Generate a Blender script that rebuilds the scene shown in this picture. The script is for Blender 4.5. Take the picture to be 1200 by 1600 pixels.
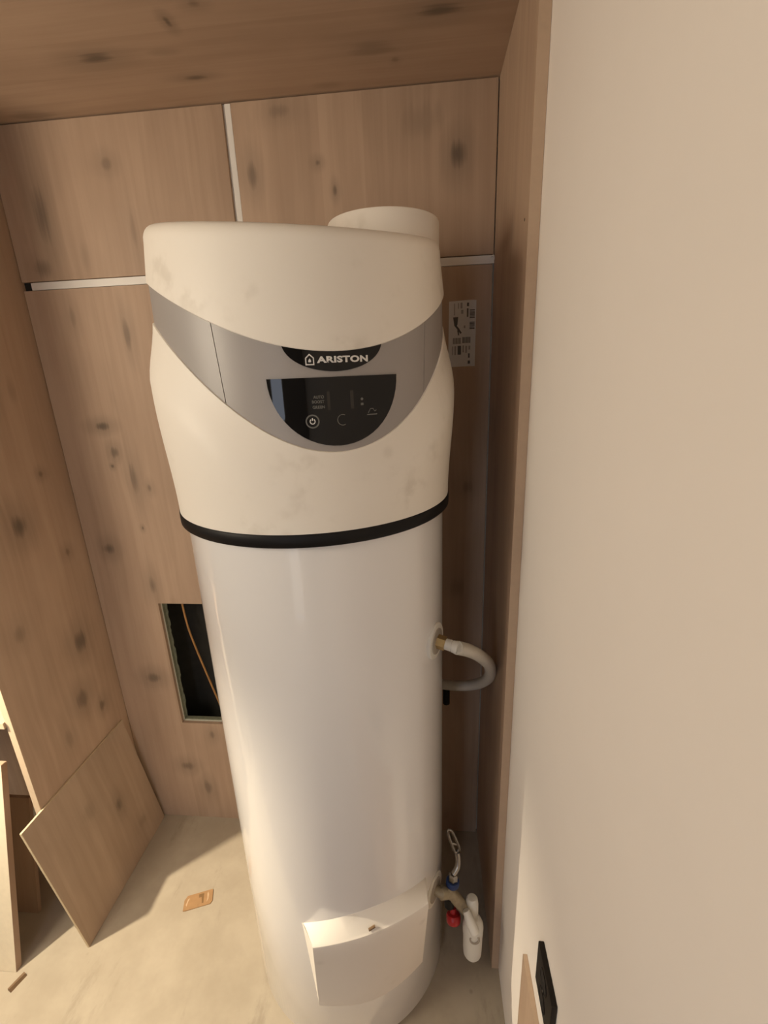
import bpy, bmesh, math, random
import numpy as np
from mathutils import Vector, Matrix

for o in list(bpy.data.objects):
    bpy.data.objects.remove(o, do_unlink=True)
S = bpy.context.scene
COL = S.collection
PI = math.pi
R = math.radians

# ------------------------------------------------------------------ camera
cam = bpy.data.cameras.new('camera')
cam.sensor_fit = 'VERTICAL'
cam.sensor_height = 24.0
cam.lens = 718.0 / 1600.0 * 24.0
cam.clip_start = 0.02
camo = bpy.data.objects.new('camera', cam)
COL.objects.link(camo)
PITCH, ROLL, YAW, EYE = R(17.2), R(2.2), R(5.7), 1.65
fw = Vector((-math.sin(YAW) * math.cos(PITCH), math.cos(YAW) * math.cos(PITCH), -math.sin(PITCH)))
r0 = Vector((math.cos(YAW), math.sin(YAW), 0))
u0 = r0.cross(fw)
cr = r0 * math.cos(ROLL) - u0 * math.sin(ROLL)
cu = r0 * math.sin(ROLL) + u0 * math.cos(ROLL)
M = Matrix.Identity(4)
for i in range(3):
    M[i][0], M[i][1], M[i][2] = cr[i], cu[i], -fw[i]
M[2][3] = EYE
camo.matrix_world = M
S.camera = camo

# ------------------------------------------------------------------ world, light, exposure
S.view_settings.view_transform = 'Standard'
S.view_settings.look = 'None'
S.view_settings.gamma = 1.0
S.view_settings.use_curve_mapping = False
S.view_settings.exposure = 0.0

W = bpy.data.worlds.new('world')
S.world = W
W.use_nodes = True
bg = W.node_tree.nodes['Background']
bg.inputs['Color'].default_value = (0.80, 0.86, 1.0, 1)
bg.inputs['Strength'].default_value = 4.2

LAMP = (-1.50, 0.57, 1.52)              # unseen source read off the floor shadows; work lamp and stand invented for it
LAMP_AIM = (-0.89, 0.81, 0.58)
LAMP_POWER = 142.0
LAMP_COLOR = (1.0, 0.86, 0.64)
LAMP_SIZE = 0.018
LAMP_CONE = 78.0
GLOBE = (-1.45, -0.02, 1.82)             # unseen paper globe lamp to the left, added as soft warm fill
GLOBE_POWER = 48.0
GLOBE_COLOR = (1.0, 0.865, 0.68)
GLOBE_R = 0.24

# ------------------------------------------------------------------ material helpers
class N:
    """tiny node-graph writer"""
    def __init__(s, name):
        s.m = bpy.data.materials.new(name)
        s.m.use_nodes = True
        s.t = s.m.node_tree
        s.b = s.t.nodes['Principled BSDF']
    def new(s, kind, **kw):
        n = s.t.nodes.new(kind)
        for k, v in kw.items():
            setattr(n, k, v)
        return n
    def put(s, sock, v):
        if isinstance(v, bpy.types.NodeSocket):
            s.t.links.new(v, sock)
        else:
            sock.default_value = v
    def math(s, op, a, b=0.0, c=0.0, clamp=False):
        n = s.new('ShaderNodeMath', operation=op, use_clamp=clamp)
        for i, v in enumerate((a, b, c)):
            s.put(n.inputs[i], v)
        return n.outputs[0]
    def mix(s, f, a, b):
        n = s.new('ShaderNodeMix', data_type='RGBA')
        s.put(n.inputs[0], f); s.put(n.inputs[6], a); s.put(n.inputs[7], b)
        return n.outputs[2]
    def noise(s, vec, scale, detail=3.0, rough=0.55, dim='3D'):
        n = s.new('ShaderNodeTexNoise', noise_dimensions=dim)
        s.put(n.inputs['Vector'], vec)
        n.inputs['Scale'].default_value = scale
        n.inputs['Detail'].default_value = detail
        n.inputs['Roughness'].default_value = rough
        return n.outputs['Fac']
    def ramp(s, v, lo, hi):
        n = s.new('ShaderNodeMapRange', interpolation_type='SMOOTHSTEP')
        s.put(n.inputs[0], v)
        n.inputs[1].default_value = lo; n.inputs[2].default_value = hi
        return n.outputs[0]
    def xyz(s, x, y, z):
        n = s.new('ShaderNodeCombineXYZ')
        for i, v in enumerate((x, y, z)):
            s.put(n.inputs[i], v)
        return n.outputs[0]
    def coord(s):
        c = s.new('ShaderNodeTexCoord').outputs['Object']
        n = s.new('ShaderNodeSeparateXYZ')
        s.t.links.new(c, n.inputs[0])
        return c, n.outputs[0], n.outputs[1], n.outputs[2]
    def bump(s, h, strength=0.2, dist=0.002):
        n = s.new('ShaderNodeBump')
        n.inputs['Strength'].default_value = strength
        n.inputs['Distance'].default_value = dist
        s.put(n.inputs['Height'], h)
        s.t.links.new(n.outputs[0], s.b.inputs['Normal'])

def c4(c):
    return (c[0], c[1], c[2], 1.0)

def plain(name, col, rough=0.5, metal=0.0, coat=0.0, mottle=0.06, mscale=30.0, bump=0.0, spec=0.5):
    n = N(name)
    c, x, y, z = n.coord()
    f = n.noise(c, mscale)
    a = tuple(max(0, v * (1 - mottle)) for v in col)
    b = tuple(min(1, v * (1 + mottle)) for v in col)
    n.put(n.b.inputs['Base Color'], n.mix(f, c4(a), c4(b)))
    n.b.inputs['Roughness'].default_value = rough
    n.b.inputs['Metallic'].default_value = metal
    n.b.inputs['Coat Weight'].default_value = coat
    n.b.inputs['Coat Roughness'].default_value = 0.05
    n.b.inputs['Specular IOR Level'].default_value = spec
    if bump:
        n.bump(n.noise(c, mscale * 6), bump)
    return n.m

def wood(name, across, along, base=(0.47, 0.335, 0.235), knots=(), off=0.0, third=None, stave=0.105):
    """pale knotty oak decor; 'across'/'along' are the axes 0..2 in object space; knots = (across, along, ra, rl, strength)"""
    n = N(name)
    c, *ax = n.coord()
    u = n.math('ADD', ax[across], off)
    v = ax[along]
    warp = n.noise(n.xyz(n.math('MULTIPLY', u, 4.0), n.math('MULTIPLY', v, 1.4), off), 1.0, 3.0)
    uw = n.math('ADD', u, n.math('MULTIPLY', n.math('SUBTRACT', warp, 0.5), 0.05))
    # staves: bands of slightly different tone along the grain
    st = n.new('ShaderNodeTexWhiteNoise', noise_dimensions='1D')
    n.put(st.inputs['W'], n.math('FLOOR', n.math('DIVIDE', n.math('ADD', u, 5.0 + off), stave)))
    stv = st.outputs['Value']
    grain = n.noise(n.xyz(n.math('MULTIPLY', uw, 55.0), n.math('MULTIPLY', v, 1.6), off), 1.0, 6.0, 0.6)
    cloud = n.noise(n.xyz(n.math('MULTIPLY', uw, 9.0), n.math('MULTIPLY', v, 2.2), off + 3), 1.0, 3.0)
    fine = n.noise(n.xyz(n.math('MULTIPLY', u, 420.0), n.math('MULTIPLY', v, 9.0), off), 1.0, 2.0)
    dark = tuple(k * s for k, s in zip(base, (0.84, 0.82, 0.81)))
    lite = tuple(k * s for k, s in zip(base, (1.12, 1.13, 1.14)))
    f = n.math('ADD', n.math('MULTIPLY', grain, 0.55), n.math('MULTIPLY', cloud, 0.75))
    f = n.math('ADD', f, n.math('MULTIPLY', n.math('SUBTRACT', stv, 0.5), 0.20))
    f = n.math('ADD', f, n.math('MULTIPLY', n.math('SUBTRACT', fine, 0.5), 0.07))
    col = n.mix(n.ramp(f, 0.28, 1.05), c4(dark), c4(lite))
    # knots
    acc = None
    for (ku, kv, ra, rl, s) in knots:
        du = n.math('DIVIDE', n.math('SUBTRACT', n.math('SUBTRACT', uw, off), ku), ra * 1.25)
        dv = n.math('DIVIDE', n.math('SUBTRACT', v, kv), rl)
        d = n.math('SQRT', n.math('ADD', n.math('MULTIPLY', du, du), n.math('MULTIPLY', dv, dv)))
        d = n.math('ADD', d, n.math('MULTIPLY', n.math('SUBTRACT', grain, 0.5), 1.3))
        core = n.math('SUBTRACT', 1.0, n.ramp(d, 0.1, 1.1))
        halo = n.math('MULTIPLY', n.math('SUBTRACT', 1.0, n.ramp(d, 0.3, 2.4)), 0.35)
        k = n.math('MULTIPLY', n.math('MAXIMUM', core, halo), min(1.0, s * 1.05))
        acc = k if acc is None else n.math('MAXIMUM', acc, k)
    # scattered faint flecks
    vo = n.new('ShaderNodeTexVoronoi', feature='F1')
    n.put(vo.inputs['Vector'], n.xyz(n.math('MULTIPLY', uw, 8.0), n.math('MULTIPLY', v, 3.0), off))
    vo.inputs['Scale'].default_value = 1.0
    fl = n.math('MULTIPLY', n.math('SUBTRACT', 1.0, n.ramp(vo.outputs['Distance'], 0.02, 0.16)), 0.25)
    acc = fl if acc is None else n.math('MAXIMUM', acc, fl)
    kc = tuple(k * s for k, s in zip(base, (0.36, 0.37, 0.38)))
    col = n.mix(acc, col, c4(kc))
    n.put(n.b.inputs['Base Color'], col)
    n.b.inputs['Roughness'].default_value = 0.62
    n.b.inputs['Specular IOR Level'].default_value = 0.3
    n.bump(f, 0.08, 0.001)
    return n.m

# ------------------------------------------------------------------ mesh helpers
def link(name, bm, mat=None, parent=None, smooth=None):
    me = bpy.data.meshes.new(name)
    bmesh.ops.recalc_face_normals(bm, faces=bm.faces[:])
    bm.to_mesh(me)
    bm.free()
    if mat is not None:
        for m in (mat if isinstance(mat, (list, tuple)) else [mat]):
            me.materials.append(m)
    if smooth is not None:
        for p in me.polygons:
            p.use_smooth = True
        me.set_sharp_from_angle(angle=R(smooth))
    o = bpy.data.objects.new(name, me)
    COL.objects.link(o)
    if parent is not None:
        o.parent = parent
        o.matrix_parent_inverse = Matrix.Translation(parent.location).inverted() if parent.parent is None else Matrix.Identity(4)
    return o

def thing(name, label, cat, loc, group=None):
    o = bpy.data.objects.new(name, None)
    COL.objects.link(o)
    o.location = loc
    o.empty_display_size = 0.1
    o['label'] = label; o['category'] = cat
    if group: o['group'] = group
    return o

def tag(o, label, cat, group=None):
    o['label'] = label; o['category'] = cat
    if group: o['group'] = group
    return o

def structure(o):
    o['kind'] = 'structure'
    return o

def add_box(bm, a, b, mi=0):
    x0, y0, z0 = a; x1, y1, z1 = b
    v = [bm.verts.new(p) for p in ((x0,y0,z0),(x1,y0,z0),(x1,y1,z0),(x0,y1,z0),(x0,y0,z1),(x1,y0,z1),(x1,y1,z1),(x0,y1,z1))]
    for f in ((0,3,2,1),(4,5,6,7),(0,1,5,4),(1,2,6,5),(2,3,7,6),(3,0,4,7)):
        bm.faces.new([v[i] for i in f]).material_index = mi
    return v

def box(name, a, b, mat, parent=None, bevel=0.0):
    bm = bmesh.new()
    add_box(bm, a, b)
    if bevel:
        bmesh.ops.bevel(bm, geom=bm.edges[:], offset=bevel, segments=2, profile=0.5, affect='EDGES')
    return link(name, bm, mat, parent, 35 if bevel else None)

def slab(name, corners, thick_vec, mat, parent=None, bevel=0.0):
    """four corners of one face, extruded by a vector"""
    bm = bmesh.new()
    t = Vector(thick_vec)
    a = [bm.verts.new(Vector(c)) for c in corners]
    b = [bm.verts.new(Vector(c) + t) for c in corners]
    bm.faces.new(a); bm.faces.new(b[::-1])
    for i in range(4):
        j = (i + 1) % 4
        bm.faces.new((a[i], a[j], b[j], b[i]))
    if bevel:
        bmesh.ops.recalc_face_normals(bm, faces=bm.faces[:])
        bmesh.ops.bevel(bm, geom=bm.edges[:], offset=bevel, segments=2, profile=0.5, affect='EDGES')
    return link(name, bm, mat, parent, 35 if bevel else None)

def wall_holes(bm, axis, a0, a1, z0, z1, d0, d1, holes, mi=0):
    """a wall slab with rectangular holes; axis 'x': runs along x with depth y"""
    xs = sorted({a0, a1, *[h[0] for h in holes], *[h[1] for h in holes]})
    zs = sorted({z0, z1, *[h[2] for h in holes], *[h[3] for h in holes]})
    for i in range(len(xs) - 1):
        for j in range(len(zs) - 1):
            mx, mz = (xs[i] + xs[i+1]) / 2, (zs[j] + zs[j+1]) / 2
            if any(h[0] < mx < h[1] and h[2] < mz < h[3] for h in holes):
                continue
            add_box(bm, (xs[i], d0, zs[j]), (xs[i+1], d1, zs[j+1]), mi)
    # drop the inner faces between neighbouring cells
    bmesh.ops.remove_doubles(bm, verts=bm.verts[:], dist=1e-5)
    seen = {}
    for f in bm.faces:
        seen.setdefault(frozenset(v.index for v in f.verts), []).append(f)
    bm.verts.index_update()
    seen = {}
    for f in bm.faces[:]:
        k = frozenset(v.index for v in f.verts)
        seen.setdefault(k, []).append(f)
    bmesh.ops.delete(bm, geom=[f for fs in seen.values() if len(fs) > 1 for f in fs], context='FACES_ONLY')

def spline(pts, n=8):
    P = [Vector(p) for p in pts]
    out = []
    for i in range(len(P) - 1):
        p0 = P[i-1] if i else P[0] * 2 - P[1]
        p1, p2 = P[i], P[i+1]
        p3 = P[i+2] if i + 2 < len(P) else P[-1] * 2 - P[-2]
        for k in range(n):
            t = k / n
            out.append(0.5 * ((2*p1) + (p2-p0)*t + (2*p0-5*p1+4*p2-p3)*t*t + (3*p1-p0-3*p2+p3)*t**3))
    out.append(P[-1])
    return out

def add_tube(bm, pts, rad, seg=14, caps=True):
    """sweep a circle (rad: number or list) along points"""
    P = [Vector(p) for p in pts]
    rs = rad if isinstance(rad, (list, tuple)) else [rad] * len(P)
    rings = []
    up = None
    for i, p in enumerate(P):
        a = P[max(0, i-1)]; b = P[min(len(P)-1, i+1)]
        t = (b - a).normalized()
        if up is None:
            up = Vector((0, 0, 1)) if abs(t.z) < 0.9 else Vector((1, 0, 0))
        s = t.cross(up).normalized(); up = s.cross(t).normalized()
        rings.append([bm.verts.new(p + (s * math.cos(2*PI*k/seg) + up * math.sin(2*PI*k/seg)) * rs[i]) for k in range(seg)])
    for i in range(len(rings) - 1):
        for k in range(seg):
            j = (k + 1) % seg
            bm.faces.new((rings[i][k], rings[i][j], rings[i+1][j], rings[i+1][k]))
    if caps:
        bm.faces.new(rings[0][::-1]); bm.faces.new(rings[-1])

def tube(name, pts, rad, mat, parent=None, seg=14, smooth=40):
    bm = bmesh.new()
    add_tube(bm, pts, rad, seg)
    return link(name, bm, mat, parent, smooth)

def add_lathe(bm, origin, axis, profile, seg=28):
    """profile = (distance along axis, radius)"""
    o = Vector(origin); t = Vector(axis).normalized()
    up = Vector((0, 0, 1)) if abs(t.z) < 0.9 else Vector((1, 0, 0))
    s = t.cross(up).normalized(); up = s.cross(t)
    rings = []
    for d, r in profile:
        if r < 1e-6:
            rings.append([bm.verts.new(o + t * d)])
        else:
            rings.append([bm.verts.new(o + t * d + (s * math.cos(2*PI*k/seg) + up * math.sin(2*PI*k/seg)) * r) for k in range(seg)])
    for a, b in zip(rings, rings[1:]):
        for k in range(seg):
            j = (k + 1) % seg
            if len(a) == 1 and len(b) == 1: continue
            if len(a) == 1: bm.faces.new((a[0], b[j], b[k]))
            elif len(b) == 1: bm.faces.new((a[k], a[j], b[0]))
            else: bm.faces.new((a[k], a[j], b[j], b[k]))

def lathe(name, origin, axis, profile, mat, parent=None, seg=28, smooth=35):
    bm = bmesh.new()
    add_lathe(bm, origin, axis, profile, seg)
    return link(name, bm, mat, parent, smooth)

def grid(bm, rows, closed=False, mi=0):
    V = [[bm.verts.new(p) for p in row] for row in rows]
    for a, b in zip(V, V[1:]):
        n = len(a)
        for k in range(n if closed else n - 1):
            j = (k + 1) % n
            bm.faces.new((a[k], a[j], b[j], b[k])).material_index = mi
    return V

# ------------------------------------------------------------------ dimensions of the closet
XL, XR, XW = -1.105, 0.171, 0.190     # left panel face, right panel face, white wall
YB = 1.298                             # face of the back panels
ZC = 2.273                             # closet ceiling
YF = 0.905                             # front edges of the side panels
ROOM_L, ROOM_F, ROOM_Z = -3.0, -1.3, 2.56

# ------------------------------------------------------------------ materials
KB_TOP_L = [(-1.00, 2.07, 0.022, 0.11, 0.75), (-1.03, 1.945, 0.03, 0.035, 0.6), (-0.80, 2.17, 0.02, 0.02, 0.6), (-0.76, 2.02, 0.012, 0.06, 0.35)]
KB_TOP_R = [(0.075, 2.13, 0.022, 0.045, 0.95), (-0.42, 2.12, 0.018, 0.045, 0.75), (-0.26, 2.135, 0.009, 0.012, 0.8), (-0.22, 2.075, 0.008, 0.018, 0.8), (-0.34, 2.245, 0.03, 0.02, 0.5), (0.0, 2.2, 0.06, 0.05, 0.3)]
KB_LOW = [(-0.965, 1.52, 0.030, 0.018, 0.95), (-0.937, 1.442, 0.016, 0.024, 0.8), (-0.82, 1.77, 0.014, 0.06, 0.7),
          (-0.89, 1.36, 0.016, 0.075, 0.75), (-0.845, 1.33, 0.01, 0.02, 0.7), (-1.03, 1.13, 0.022, 0.03, 0.9), (-0.91, 1.0, 0.016, 0.055, 0.7),
          (-0.955, 1.40, 0.006, 0.009, 0.9), (-0.90, 1.20, 0.006, 0.01, 0.8), (-0.965, 0.64, 0.03, 0.03, 0.85), (-0.86, 0.56, 0.02, 0.02, 0.6),
          (-0.90, 0.25, 0.03, 0.03, 0.75), (-0.84, 0.15, 0.018, 0.05, 0.7), (-0.79, 0.40, 0.014, 0.03, 0.7), (-0.98, 1.82, 0.012, 0.04, 0.4),
          (0.11, 1.32, 0.02, 0.03, 0.5), (0.09, 1.0, 0.03, 0.05, 0.4)]
K_CEIL = [(1.107, -0.66, 0.018, 0.055, 0.9), (1.196, -0.495, 0.011, 0.04, 0.85), (1.035, -0.467, 0.016, 0.010, 1.0), (1.075, 0.03, 0.020, 0.06, 0.9),
          (1.153, -0.105, 0.030, 0.07, 0.45), (1.27, -0.95, 0.03, 0.08, 0.5), (1.20, -0.06, 0.012, 0.012, 0.5), (1.0, -0.40, 0.012, 0.02, 0.6)]
K_LEFT = [(1.085, 1.28, 0.030, 0.05, 0.95), (1.20, 1.40, 0.012, 0.015, 0.7), (1.18, 0.86, 0.028, 0.05, 0.85), (1.215, 1.15, 0.014, 0.02, 0.6),
          (1.13, 0.68, 0.03, 0.045, 0.75), (1.12, 1.65, 0.02, 0.05, 0.5), (1.0, 1.0, 0.02, 0.04, 0.5), (1.2, 0.6, 0.018, 0.03, 0.8), (1.05, 0.6, 0.015, 0.05, 0.4)]
K_RIGHT = [(1.2, 1.5, 0.02, 0.06, 0.3), (1.05, 1.9, 0.015, 0.08, 0.25)]
K_BOARD = [(0.055, 0.25, 0.018, 0.040, 0.8), (-0.05, 0.34, 0.03, 0.05, 0.3), (0.13, 0.10, 0.03, 0.03, 0.3)]

M_top_l = wood('oak_decor_upper', 0, 2, knots=KB_TOP_L, off=0.0)
M_top_r = wood('oak_decor_upper_b', 0, 2, knots=KB_TOP_R, off=1.3)
M_low = wood('oak_decor_lower', 0, 2, knots=KB_LOW, off=2.1)
M_ceil = wood('oak_decor_ceiling', 1, 0, knots=K_CEIL, off=0.7)
M_left = wood('oak_decor_left', 1, 2, knots=K_LEFT, off=4.2)
M_right = wood('oak_decor_right', 1, 2, knots=K_RIGHT, off=5.1)
M_board = wood('oak_decor_board', 1, 2, base=(0.44, 0.325, 0.23), knots=K_BOARD, off=6.0, stave=0.16)
M_board2 = wood('oak_decor_offcut', 0, 2, off=7.0)
M_edge = plain('oak_edge_band', (0.58, 0.45, 0.32), 0.5, mottle=0.08, mscale=60)
M_edge_pale = plain('pale_raw_edge', (0.74, 0.64, 0.48), 0.6, mottle=0.08, mscale=60)
M_edge_r = plain('oak_edge_band_right', (0.50, 0.365, 0.255), 0.5, mottle=0.08, mscale=60)
M_chip = plain('raw_chipboard_edge', (0.60, 0.48, 0.31), 0.8, mottle=0.25, mscale=400, bump=0.2)
M_white_wall = plain('white_plaster', (0.86, 0.795, 0.73), 0.75, mottle=0.02, mscale=8, bump=0.02)
M_room_wall = plain('room_plaster', (0.27, 0.25, 0.22), 0.8, mottle=0.02, mscale=5)
M_gyp = plain('gypsum_core', (0.72, 0.70, 0.62), 0.9, mottle=0.15, mscale=120, bump=0.3)
M_green = plain('green_plasterboard_paper', (0.19, 0.195, 0.13), 0.9, mottle=0.4, mscale=90, bump=0.4)
M_cavity_shade = plain('wall_cavity_shade', (0.02, 0.018, 0.014), 0.95, mottle=0.4, mscale=30)  # near-black, standing in for shade inside the wall and the joint gap
M_strip = plain('white_joint_profile', (0.78, 0.74, 0.68), 0.45, mottle=0.03)
M_tank = plain('white_enamel', (0.84, 0.815, 0.79), 0.34, coat=1.0, mottle=0.006, mscale=6)
M_black = plain('black_rubber_ring', (0.009, 0.008, 0.008), 0.5, mottle=0.1, spec=0.2)
M_blackgloss = plain('black_gloss_glass', (0.004, 0.004, 0.005), 0.03, mottle=0.02, spec=0.32)
M_band = plain('silver_grey_plastic', (0.345, 0.315, 0.295), 0.42, mottle=0.015, mscale=500)
M_print = plain('pale_print', (0.72, 0.70, 0.66), 0.5, mottle=0.02)
M_print_dim = plain('dim_grey_print', (0.14, 0.135, 0.12), 0.4, mottle=0.05)
M_lcd = plain('unlit_display', (0.016, 0.013, 0.010), 0.12, mottle=0.1)
M_brass = plain('aged_brass', (0.46, 0.32, 0.14), 0.38, metal=0.75, mottle=0.2, mscale=90)
M_brassdull = plain('dull_brass', (0.36, 0.30, 0.20), 0.5, metal=0.4, mottle=0.25, mscale=120)
M_chrome = plain('brushed_chrome', (0.38, 0.36, 0.33), 0.25, metal=1.0, mottle=0.06)
M_ptfe = plain('white_fitting_plastic', (0.74, 0.71, 0.64), 0.4, mottle=0.04)
M_hosegrey = plain('grey_insert_plate', (0.38, 0.33, 0.27), 0.6, mottle=0.06)
M_hose = plain('pale_flexible_hose', (0.62, 0.58, 0.50), 0.32, mottle=0.05, mscale=60)
M_blue = plain('blue_plastic', (0.012, 0.035, 0.13), 0.4, mottle=0.1)
M_red = plain('red_plastic', (0.42, 0.014, 0.018), 0.35, mottle=0.06)
M_socket = plain('black_socket_plate', (0.016, 0.012, 0.009), 0.55, mottle=0.1, spec=0.2)
M_cable = plain('orange_cable_sheath', (0.38, 0.19, 0.06), 0.5, mottle=0.1)
M_paper = plain('label_paper', (0.72, 0.70, 0.68), 0.6, mottle=0.03)
M_ink = plain('label_ink', (0.10, 0.095, 0.09), 0.6, mottle=0.1)
M_inkl = plain('label_ink_pale', (0.33, 0.31, 0.30), 0.6, mottle=0.1)
M_card = plain('brown_cardboard', (0.36, 0.205, 0.09), 0.75, mottle=0.18, mscale=60)
M_cardl = plain('worn_cardboard', (0.55, 0.38, 0.23), 0.75, mottle=0.1, mscale=80)
M_cardd = plain('dark_cardboard_print', (0.20, 0.11, 0.04), 0.75, mottle=0.1, mscale=80)
M_woodbit = plain('dark_wood_scrap', (0.20, 0.12, 0.06), 0.7, mottle=0.2, mscale=60)
M_frame = plain('white_window_frame', (0.8, 0.8, 0.78), 0.4, mottle=0.02)

def cover_mat():
    n = N('cream_plastic')
    c, x, y, z = n.coord()
    a = n.noise(c, 7.0, 4.0, 0.6)
    b = n.noise(c, 26.0, 3.0)
    s = n.math('MULTIPLY', n.ramp(a, 0.54, 0.72), n.ramp(b, 0.42, 0.66))
    v = n.new('ShaderNodeTexVoronoi', feature='F1')
    n.put(v.inputs['Vector'], c); v.inputs['Scale'].default_value = 10.0
    spot = n.math('MULTIPLY', n.math('SUBTRACT', 1.0, n.ramp(v.outputs['Distance'], 0.03, 0.15)), 0.35)
    f = n.math('MAXIMUM', n.math('MULTIPLY', s, 0.6), spot)
    n.put(n.b.inputs['Base Color'], n.mix(f, (0.86, 0.80, 0.71, 1), (0.66, 0.595, 0.50, 1)))
    n.b.inputs['Roughness'].default_value = 0.5
    n.b.inputs['Specular IOR Level'].default_value = 0.35
    return n.m
M_cover = cover_mat()

def floor_mat():
    n = N('dusty_screed')
    c, x, y, z = n.coord()
    a = n.noise(c, 3.5, 5.0, 0.62)
    b = n.noise(n.xyz(n.math('MULTIPLY', x, 9.0), n.math('MULTIPLY', y, 3.0), 0.0), 1.0, 6.0, 0.7)
    d = n.noise(c, 55.0, 3.0)
    col = n.mix(n.ramp(a, 0.35, 0.65), (0.385, 0.325, 0.245, 1), (0.46, 0.395, 0.305, 1))
    sm = n.math('MULTIPLY', n.ramp(b, 0.53, 0.68), 0.6)
    col = n.mix(sm, col, (0.30, 0.25, 0.185, 1))
    v = n.new('ShaderNodeTexVoronoi', feature='F1')
    n.put(v.inputs['Vector'], c); v.inputs['Scale'].default_value = 7.0
    col = n.mix(n.math('MULTIPLY', n.math('SUBTRACT', 1.0, n.ramp(v.outputs['Distance'], 0.015, 0.06)), 0.6), col, (0.21, 0.17, 0.12, 1))
    n.put(n.b.inputs['Base Color'], col)
    n.b.inputs['Roughness'].default_value = 0.7
    n.b.inputs['Specular IOR Level'].default_value = 0.3
    n.bump(d, 0.15, 0.001)
    return n.m
M_floor = floor_mat()

M_roomfloor = wood('room_floor_low_bounce', 0, 1, base=(0.13, 0.085, 0.055), off=9.0)  # unseen room floor, made dark to cut light bounced into the closet

# ------------------------------------------------------------------ the setting
structure(box('floor', (ROOM_L, 0.50, -0.05), (XW, 1.44, 0.0), M_floor))
structure(box('floor_room', (ROOM_L, ROOM_F, -0.05), (XW, 0.50, -0.001), M_roomfloor))

# back wall: plasterboard with a service opening, oak decor panels and white joint profiles on it
CUT = (-0.897, -0.66, 0.449, 0.934)
bm = bmesh.new()
wall_holes(bm, 'x', ROOM_L, XW, 0.0, ROOM_Z, 1.310, 1.317, [CUT], 0)
bm2 = bmesh.new()
wall_back = structure(link('wall_back', bm, M_gyp))
CUTG = (CUT[0] + 0.001, CUT[1], CUT[2] + 0.004, CUT[3])
wall_holes(bm2, 'x', ROOM_L, XW, 0.0, ROOM_Z, 1.317, 1.330, [CUTG], 0)
link('plasterboard_layer', bm2, M_green, wall_back)
# box behind the opening, coloured near-black for the shade inside the wall
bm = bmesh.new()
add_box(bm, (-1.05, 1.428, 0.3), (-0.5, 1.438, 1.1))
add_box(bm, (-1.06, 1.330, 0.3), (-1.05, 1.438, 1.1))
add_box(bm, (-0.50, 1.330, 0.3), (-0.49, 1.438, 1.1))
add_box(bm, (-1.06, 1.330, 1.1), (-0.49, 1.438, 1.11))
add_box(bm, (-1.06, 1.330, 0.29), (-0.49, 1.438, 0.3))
link('cavity_shade_box', bm, M_cavity_shade, wall_back)
# ragged paper of the cut edge
random.seed(4)
bm = bmesh.new()
prev = None
for i in range(41):
    z = CUT[2] + (CUT[3] - CUT[2]) * i / 40
    w = 0.004 + random.random() * 0.006
    cur = [bm.verts.new((CUT[0] - 0.002, 1.328, z)), bm.verts.new((CUT[0] + w, 1.330, z)), bm.verts.new((CUT[0] + w * 0.8, 1.332, z)), bm.verts.new((CUT[0] - 0.002, 1.334, z))]
    if prev:
        for k in range(4):
            j = (k + 1) % 4
            bm.faces.new((prev[k], prev[j], cur[j], cur[k]))
    prev = cur
link('torn_paper_edge', bm, M_green, wall_back)

GX0, GX1 = -0.482, -0.461             # vertical joint
GZ0, GZ1 = 1.892, 1.914               # horizontal joint
box('panel', (XL + 0.002, YB, GZ1), (GX0, 1.310, ZC - 0.003), M_top_l, wall_back, 0.0012)
box('panel', (GX1, YB, GZ1), (XR - 0.003, 1.310, ZC - 0.003), M_top_r, wall_back, 0.0012)
bm = bmesh.new()
wall_holes(bm, 'x', XL + 0.002, XR - 0.006, 0.0, GZ0, YB, 1.310, [CUT], 0)
low = link('panel', bm, M_low, wall_back)
box('edge_band', (XR - 0.006, YB + 0.0005, 0.0), (XR - 0.0045, 1.310, GZ0 - 0.001), M_edge_r, low)
def joint_strip(a, b, horizontal):
    bm = bmesh.new()
    (x0, z0), (x1, z1) = a, b
    add_box(bm, (x0, 1.306, z0), (x1, 1.3099, z1))
    if horizontal:
        add_box(bm, (x0, 1.2990, z0 + 0.001), (x1, 1.3060, z1 - 0.002))
    else:
        add_box(bm, (x0 + 0.006, 1.2990, z0), (x1, 1.306, z1))
    link('joint_strip', bm, M_strip, wall_back)
joint_strip((-1.078, GZ0 + 0.0004), (XR - 0.0005, GZ1 - 0.0004), True)
joint_strip((GX0 + 0.0005, GZ1), (GX1 - 0.0005, ZC - 0.004), False)
box('joint_shade_block', (XL + 0.002, 1.3062, GZ0 + 0.0004), (-1.0785, 1.3098, GZ1 - 0.0004), M_cavity_shade, wall_back)  # near-black block painted as the shade in the gap beside the strip
# bent end of the horizontal joint profile
bm = bmesh.new()
add_tube(bm, spline([(XR - 0.010, 1.2955, GZ1 - 0.006), (XR - 0.004, 1.292, GZ1 - 0.004), (XR - 0.0025, 1.289, GZ1 - 0.009), (XR - 0.0028, 1.290, GZ1 - 0.015)], 5), 0.0018, 8)
link('bent_strip_end', bm, M_strip, wall_back, 40)

# ceiling of the closet and of the room in front of it
ceil = structure(box('ceiling', (-1.92, 0.55, ZC), (XW, 1.310, ZC + 0.02), M_ceil))
structure(box('trim_1', (-1.92, 0.532, ZC), (XW, 0.55, ROOM_Z), M_edge))
structure(box('ceiling_room', (ROOM_L, ROOM_F, ROOM_Z), (XW + 0.02, 1.44, ROOM_Z + 0.03), M_room_wall))

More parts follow.
